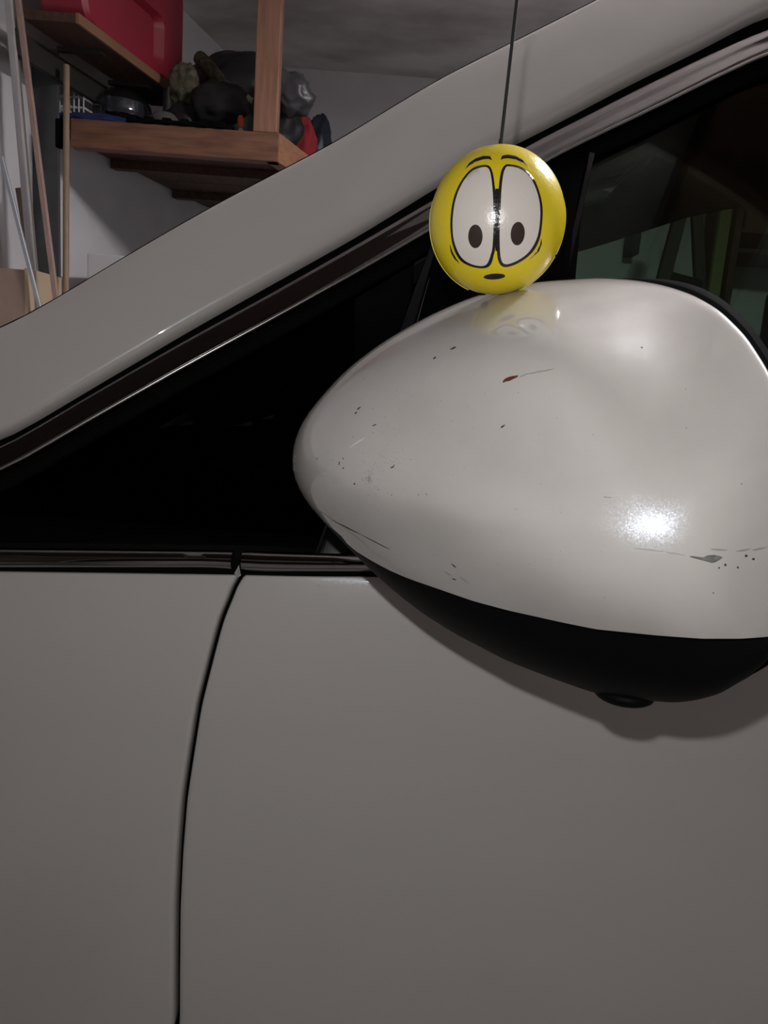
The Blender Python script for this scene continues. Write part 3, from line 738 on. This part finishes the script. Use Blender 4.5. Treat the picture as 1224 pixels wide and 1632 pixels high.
# red fuel can on the upper shelf
red = mat('red_plastic', (.36, .028, .055), .42, bump=.1, bscale=120)
cc = uq(.07, .20, zu)
can = thing('fuel_can', 'red plastic fuel can with recessed side panel on the dark wall shelf', 'can', cc)
def rrect(w_, h_, r_, n=6):
    o = []
    for cx, cy, a0_ in ((w_/2-r_, h_/2-r_, 0), (-w_/2+r_, h_/2-r_, 90), (-w_/2+r_, -h_/2+r_, 180), (w_/2-r_, -h_/2+r_, 270)):
        for i in range(n+1): a = radians(a0_+90*i/n); o.append((cx+cos(a)*r_, cy+sin(a)*r_))
    return o
LC0, LC1, ch = .05, .57, .32; lc = LC1-LC0
def canring(w_, h_, r_, s_, ct=0, cz=0): return [uq(s_, LC0+lc/2+ct+x, zu+.003+ch/2+cz+z_) for x, z_ in rrect(w_, h_, r_)]
rings = [canring(lc*.96, ch*.96, .05, .135), canring(lc, ch, .06, .122), canring(lc, ch, .06, .018), canring(lc*.96, ch*.96, .055, .006),
         canring(lc*.46, ch*.44, .03, .005, .015, -.055), canring(lc*.40, ch*.38, .025, .03, .015, -.055)]
nn = len(rings[0]); vs = [p for r_ in rings for p in r_]
fs = [(j*nn+i, j*nn+(i+1) % nn, (j+1)*nn+(i+1) % nn, (j+1)*nn+i) for j in range(5) for i in range(nn)] + [tuple(range(nn)), tuple(range(5*nn, 6*nn))]
ME('can_body', vs, fs, red, can, True, auto=35)
tube('handle', [uq(.07, .22, zu+ch-.005), uq(.07, .24, zu+ch+.03), uq(.07, .38, zu+ch+.03), uq(.07, .40, zu+ch-.005)], .010, red, can, 10)
tube('cap', [uq(.07, .12, zu+ch-.005), uq(.07, .12, zu+ch+.03)], .02, black_pl, can, 16)

# black bag
zs = zt
gear = mat('matte_black_gear', (.013, .013, .015), .55, noise_amt=.3, nscale=20)
leather = mat('black_nylon', (.02, .02, .023), .38, bump=.5, bscale=25)
def atY(px, py, y): return PY(px, py, y)
bagc = atY(374, 125, 2.68)
bag = thing('duffel_bag', 'big crumpled black duffel bag behind the wooden post', 'bag', (bagc.x, bagc.y, zs))
rx_ = (atY(492, 130, 2.62).x-atY(276, 130, 2.62).x)/2
bagb = blob('bag_body', (bagc.x, 2.68, zs+.125), (rx_*.96, .12, .21), leather, bag, amp=.18, freq=1.5, sub=5, seed=3, fold=.05, flat=zs+.001, rot=radians(14))
bp2 = blob('side_pocket', atY(462, 150, 2.50), (.075, .05, .06), mat('grey_black_vinyl', (.07, .07, .078), .35, bump=.4, bscale=30), bag, amp=.25, freq=2, seed=8, fold=.1, rot=radians(30))
# olive work gloves / fleece in front of the bag
olive = mat('olive_fleece', (.13, .12, .075), .95, noise_amt=.6, nscale=60, bump=.8, bscale=120)
pc_ = atY(292, 165, 2.47)
o0 = blob('black_pouch', (pc_.x, 2.47, zs+.055), (.055, .035, .06), gear, None, amp=.2, freq=2, seed=11, fold=.1, flat=zs+.002)
tag(o0, 'black pouch under the olive fleece, left of the backpack', 'pouch')
o1 = blob('olive_jacket', (atY(294, 98, 2.47).x, 2.47, zs+.165), (.046, .032, .062), olive, None, amp=.25, freq=2.2, seed=2, fold=.08)
tag(o1, 'rolled olive fleece jacket between red can and black bag', 'jacket')
vs_ = [atY(318, 92, 2.55), atY(330, 105, 2.53), atY(345, 122, 2.52), atY(360, 138, 2.52), atY(385, 152, 2.52), atY(402, 162, 2.53)]
o2 = tube('olive_scarf', vs_, [.022, .024, .022, .018, .014, .010], olive, None, 10)
tag(o2, 'olive knitted strip draped over the black bag', 'scarf')
# black boxes and gear low on the shelf
g1 = blob('black_backpack', atY(350, 165, 2.43), (.085, .035, .062), gear, None, amp=.2, freq=2, seed=5, fold=.1, flat=zs+.002)
tag(g1, 'small black backpack sitting low beside the wooden post', 'bag')
# helmet
hc = atY(198, 152, 2.51)
hel = thing('helmet', 'glossy black helmet under the dark plank shelf', 'helmet', (hc.x, hc.y, zs))
bm = bmesh.new(); bmesh.ops.create_uvsphere(bm, u_segments=32, v_segments=20, radius=1)
for v in bm.verts:
    z_ = v.co.z; v.co = Vector((hc.x+v.co.x*.088*(1 if z_ > -.3 else .93), hc.y+v.co.y*.10, zs+.078+v.co.z*.076))
hb = from_bm('helmet_shell', bm, mat('glossy_black_shell', (.012, .012, .014), .08, coat=1), hel, True)
vs = []
for i in range(17):
    a = radians(-150+120*i/16)
    for e in (-.25, -.02, .3): vs.append(Vector((hc.x+cos(a)*.093*cos(e), hc.y+sin(a)*.105*cos(e), zs+.078+sin(e)*.078)))
ME('visor', vs, [(i*3+k, i*3+k+1, (i+1)*3+k+1, (i+1)*3+k) for i in range(16) for k in range(2)], mat('smoked_visor', (.03, .035, .045), .05, coat=1), hel, True)
# knobbly tyre lying along the beam
tc0, tc1 = atY(205, 192, 2.365).x, atY(372, 192, 2.365).x
tyr = thing('tread_strip', 'black rubber tread strip with square knobs lying along the shelf edge', 'rubber strip', ((tc0+tc1)/2, 2.365, zs))
box('strip_base', (tc0, 2.350, zs+.0005), (tc1, 2.385, zs+.028), rubber, tyr, .002)
for k in range(6):
    x = tc0+(tc1-tc0)*(k+.35)/6
    box('tread_knob', (x, 2.290, zs+.0005), (x+.026, 2.352, zs+.017), rubber, tyr, .003)
# grey lid and silver cup on the tyre
lid = atY(262, 172, 2.435)
o = tube('grey_tub', [(lid.x, lid.y, zs+.001), (lid.x, lid.y, zs+.055), (lid.x, lid.y, zs+.068), (lid.x, lid.y, zs+.074)], [.044, .043, .030, .004], mat('grey_cap_cloth', (.10, .10, .095), .8), None, 24)
tag(o, 'round grey tub low on the shelf right of the helmet', 'tub')
cu = atY(272, 150, 2.55)
o = tube('silver_tin', [(cu.x, cu.y, zs+.001), (cu.x, cu.y, cu.z-.014), (cu.x, cu.y, cu.z+.014), (cu.x, cu.y, cu.z+.018)], [.024, .024, .024, .02], mat('tin', (.45, .46, .48), .3, metal=.8), None, 20)
tag(o, 'small silver tin half hidden by the helmet and olive jacket', 'tin')
# orange and white spray nozzle by the post
on = atY(385, 175, 2.37)
sb = thing('spray_bottle', 'small white bottle with an orange cap left of the post foot', 'bottle', (on.x, on.y, zs))
tube('bottle_body', [(on.x, on.y, zs), (on.x, on.y, zs+.018), (on.x, on.y, zs+.026)], [.010, .010, .006], mat('white_plastic', (.6, .58, .56), .4), sb, 14)
tube('bottle_cap', [(on.x, on.y, zs+.025), (on.x-.001, on.y, zs+.05), (on.x-.003, on.y, zs+.060)], [.009, .011, .006], mat('orange_plastic', (.62, .10, .03), .4), sb, 14)
# blue cloth and white wire basket at the left end
bl = atY(132, 182, 2.36)
o = blob('blue_cloth', (bl.x+.03, bl.y, zs+.014), (.11, .032, .018), mat('navy_cloth', (.02, .035, .13), .9, bump=.5, bscale=80), None, amp=.3, freq=3, seed=4, fold=.1, flat=zs+.001)
tag(o, 'folded navy blue cloth at the left end of the hanging shelf', 'cloth')
wb = thing('wire_basket', 'white wire basket standing on the navy cloth by the left wall', 'basket', (bl.x, 2.42, zs+.03))
wm = mat('white_wire', (.62, .62, .64), .45)
bx0, bx1 = atY(92, 150, 2.42).x, atY(138, 150, 2.42).x
bz0, bz1 = zs+.030, zs+.115
for i in range(4):
    z_ = bz0+(bz1-bz0)*i/3
    tube('basket_ring', [(bx0, 2.40, z_), (bx1, 2.40, z_), (bx1+.02, 2.52, z_), (bx0+.02, 2.52, z_), (bx0, 2.40, z_)], .0035, wm, wb, 6)
for i in range(7):
    x = bx0+(bx1-bx0)*i/6; tube('basket_wire', [(x, 2.398, bz0), (x, 2.398, bz1)], .0025, wm, wb, 6)
    tube('basket_wire', [(x+.02, 2.522, bz0), (x+.02, 2.522, bz1)], .0025, wm, wb, 6)
# red and dark bundle on the right end
rb = atY(481, 192, 2.86)
o = blob('red_cloth', (rb.x, rb.y, (zs+rb.z)/2), (.055, .05, (rb.z-zs)/2*1.08), mat('red_fabric', (.38, .03, .04), .8, bump=.4, bscale=60), None, amp=.3, freq=2, seed=6, fold=.12, flat=zs+.002)
tag(o, 'crumpled red cloth at the right end of the hanging shelf', 'cloth')
rb2 = atY(511, 186, 3.12)
o = blob('dark_blue_bag', (rb2.x, rb2.y, (zs+rb2.z)/2), (.055, .06, (rb2.z-zs)/2*1.08), mat('navy_nylon', (.03, .035, .06), .4, bump=.3, bscale=40), None, amp=.25, freq=2, seed=9, fold=.08, flat=zs+.002)
tag(o, 'small dark navy bag at the far right end of the shelf', 'bag')

# ------------------------------------------------------------------ strips, dowels and panels leaning in the left corner
greyp = mat('charcoal_panel', (.075, .08, .085), .7, noise_amt=.2)
pale = mat('pale_moulding', (.50, .48, .49), .6, noise_amt=.1)
pink = mat('pinkish_pine', (.42, .28, .24), .6, noise_amt=.2, nscale=20, stretch=(8, 8, 1))
alu = mat('dull_aluminium', (.40, .42, .46), .45, metal=.3)
def stick(nm, p, q, y0_, y1_, wpx, dep, mt, label, cat, round_=False, group=None):
    """a long strip through two sighted points, continued down to the floor and up a little"""
    a, b = PY(*p, y0_), PY(*q, y1_); t = (b-a)/(b.z-a.z)
    lo = a + t*(.004-a.z); hi = a
    w_ = wpx*y0_/F
    o = tube(nm, [lo, hi], w_/2, mt, None, 12) if round_ else bar(nm, lo, hi, w_, dep, mt)
    return tag(o, label, cat, group)
stick('dowel', (106, 104), (105, 460), 2.24, 2.19, 9, .01, wood_tan, 'upright round tan wooden dowel beside the hanging shelf', 'dowel', True)
stick('timber_strip', (25, -30), (88, 466), 2.05, 2.05, 8, .012, pink, 'slanting thin pinkish pine strip in front of the charcoal panel', 'strip')
stick('moulding_strip', (11, -30), (52, 440), 2.10, 2.09, 10, .012, pale, 'slanting pale grey moulding strip left of the pinkish pine strip', 'strip')
stick('moulding_strip', (15, -30), (60, 470), 2.14, 2.13, 7, .012, mat('weathered_strip', (.20, .185, .165), .7), 'thin weathered brown strip behind the pale grey moulding', 'strip')
stick('metal_rod', (2, 250), (66, 500), 2.03, 2.03, 6, .008, alu, 'short leaning dull metal rail crossing in front of the strips', 'rail')
stick('timber_strip', (30, 300), (58, 470), 2.12, 2.11, 9, .012, mat('brown_offcut', (.17, .13, .10), .7), 'short brown timber offcut at the foot of the strips', 'strip')
pa, pb_ = PY(62, 80, 2.30), PY(88, 80, 2.34)
o = bar('charcoal_board', (PY(76, 300, 2.30).x, 2.29, .004), (PY(72, 60, 2.30).x, 2.30, PY(66, 78, 2.30).z), .075, .012, greyp)
tag(o, 'tall charcoal panel standing behind the leaning strips', 'panel')
o = bar('black_box_level', (PY(93, 236, 2.22).x, 2.235, PY(93, 236, 2.235).z), (PY(93, 190, 2.22).x, 2.235, PY(93, 190, 2.235).z), .024, .02, rubber)
o.name = 'clamp'; o.parent = ls; o.matrix_parent_inverse = parent_inv(ls)
# white storage cabinet low on the left wall
zc1 = PY(150, 404, 2.30).z
cab = thing('storage_cabinet', 'low white storage cabinet against the left wall beyond the bonnet', 'cabinet', (-.75, 2.4, 0))
box('cabinet_body', (-.94, 2.30, .0), (-.40, 2.52, zc1), mat('white_laminate', (.62, .61, .64), .5), cab, .004)
box('cabinet_door', (-.935, 2.282, .05), (-.675, 2.298, zc1-.075), MATS['white_laminate'], cab, .003)
box('cabinet_door', (-.665, 2.282, .05), (-.405, 2.298, zc1-.075), MATS['white_laminate'], cab, .003)
# cardboard box on a workbench at the left edge
kb = mat('cardboard', (.36, .25, .21), .85, noise_amt=.1)
x0, x1 = PY(-25, 450, 2.04).x, PY(38, 450, 2.04).x; ztop = PY(20, 428, 2.04).z
wbn = thing('workbench', 'dark wooden workbench under the cardboard box by the left wall', 'bench', (x0, 2.1, 0))
box('bench_top', (x0+.02, 2.08-.04, ztop-.33), (x1+.0, 2.2, ztop-.30), wood_d, wbn, .003)
for xx in (x0+.03, x1-.03):
    for yy in (2.05, 2.16): box('leg', (xx, yy, 0), (xx+.03, yy+.03, ztop-.33), wood_d, wbn, .002)
cbx = thing('cardboard_box', 'brown cardboard box at the left edge on the workbench', 'box', ((x0+x1)/2, 2.12, ztop-.3))
box('box_body', (x0, 2.045, ztop-.298), (x1, 2.045+.2, ztop), kb, cbx, .002)
box('box_flap', (x1-.001, 2.045, ztop-.2), (x1+.011, 2.245, ztop+.004), mat('pale_cardboard_edge', (.55, .42, .30), .85), cbx, .001)

# ------------------------------------------------------------------ things seen through the car windows, along the far wall
YF = 3.35
lad = thing('stepladder', 'dark wooden stepladder seen through the car windows', 'ladder', (1.15, 3.2, 0))
dk = mat('dark_ladder_wood', (.05, .04, .035), .7)
def up3(px, py, y): return PY(px, py, y)
A1, A2 = up3(1086, 335, 3.1), up3(1050, 470, 3.0); t1 = (A2-A1)/(A2.z-A1.z)
bar('rail', A2 + t1*(.002-A2.z), A1, .05, .03, dk, lad)
B1, B2 = up3(1110, 335, 3.2), up3(1116, 470, 3.2); t2 = (B2-B1)/(B2.z-B1.z)
bar('rail', B2 + t2*(.002-B2.z), B1, .045, .03, dk, lad)
for k in range(6):
    z_ = .3+.25*k; a_ = A1 + t1*(z_-A1.z); b_ = B1 + t2*(z_-B1.z); bar('rung', a_, b_, .03, .03, dk, lad)
bp = up3(1160, 400, 3.3)
o = box('yellow_board', (up3(1140, 400, 3.3).x, 3.30, .0), (up3(1168, 400, 3.3).x, 3.33, up3(1160, 318, 3.3).z), mat('yellow_board', (.26, .26, .12), .7), None, .003)
tag(o, 'upright yellowish board leaning behind the car, right of the ladder', 'board')
shl = thing('far_wall_shelf', 'shelf unit with dark box on the far wall, seen through the car', 'shelf', (1.6, 3.4, 0))
xa = up3(1172, 380, 3.3).x
for z_, in ((.4,), (.9,), (up3(1200, 400, 3.3).z,), (up3(1200, 368, 3.3).z,)):
    box('shelf_board', (xa, 3.25, z_-.02), (2.6, 3.58, z_), wood_d, shl, .003)
for xx in (xa, 2.57): box('shelf_side', (xx-.03, 3.25, 0), (xx, 3.58, 2.1), wood_d, shl, .003)
zz_ = up3(1200, 368, 3.3).z
o = box('storage_box', (xa+.02, 3.27, zz_+.001), (xa+.5, 3.55, zz_+.20), mat('dark_red_box', (.12, .05, .04), .7), None, .01)
tag(o, 'dark reddish storage box on the far wall shelf', 'box')
o = box('tool_case', (up3(1002, 410, 3.5).x, 3.50, up3(1010, 405, 3.5).z), (up3(1018, 410, 3.5).x, 3.605, up3(1010, 350, 3.5).z), gear, None, .006)
tag(o, 'narrow black case hung on the far wall left of the ladder', 'case')
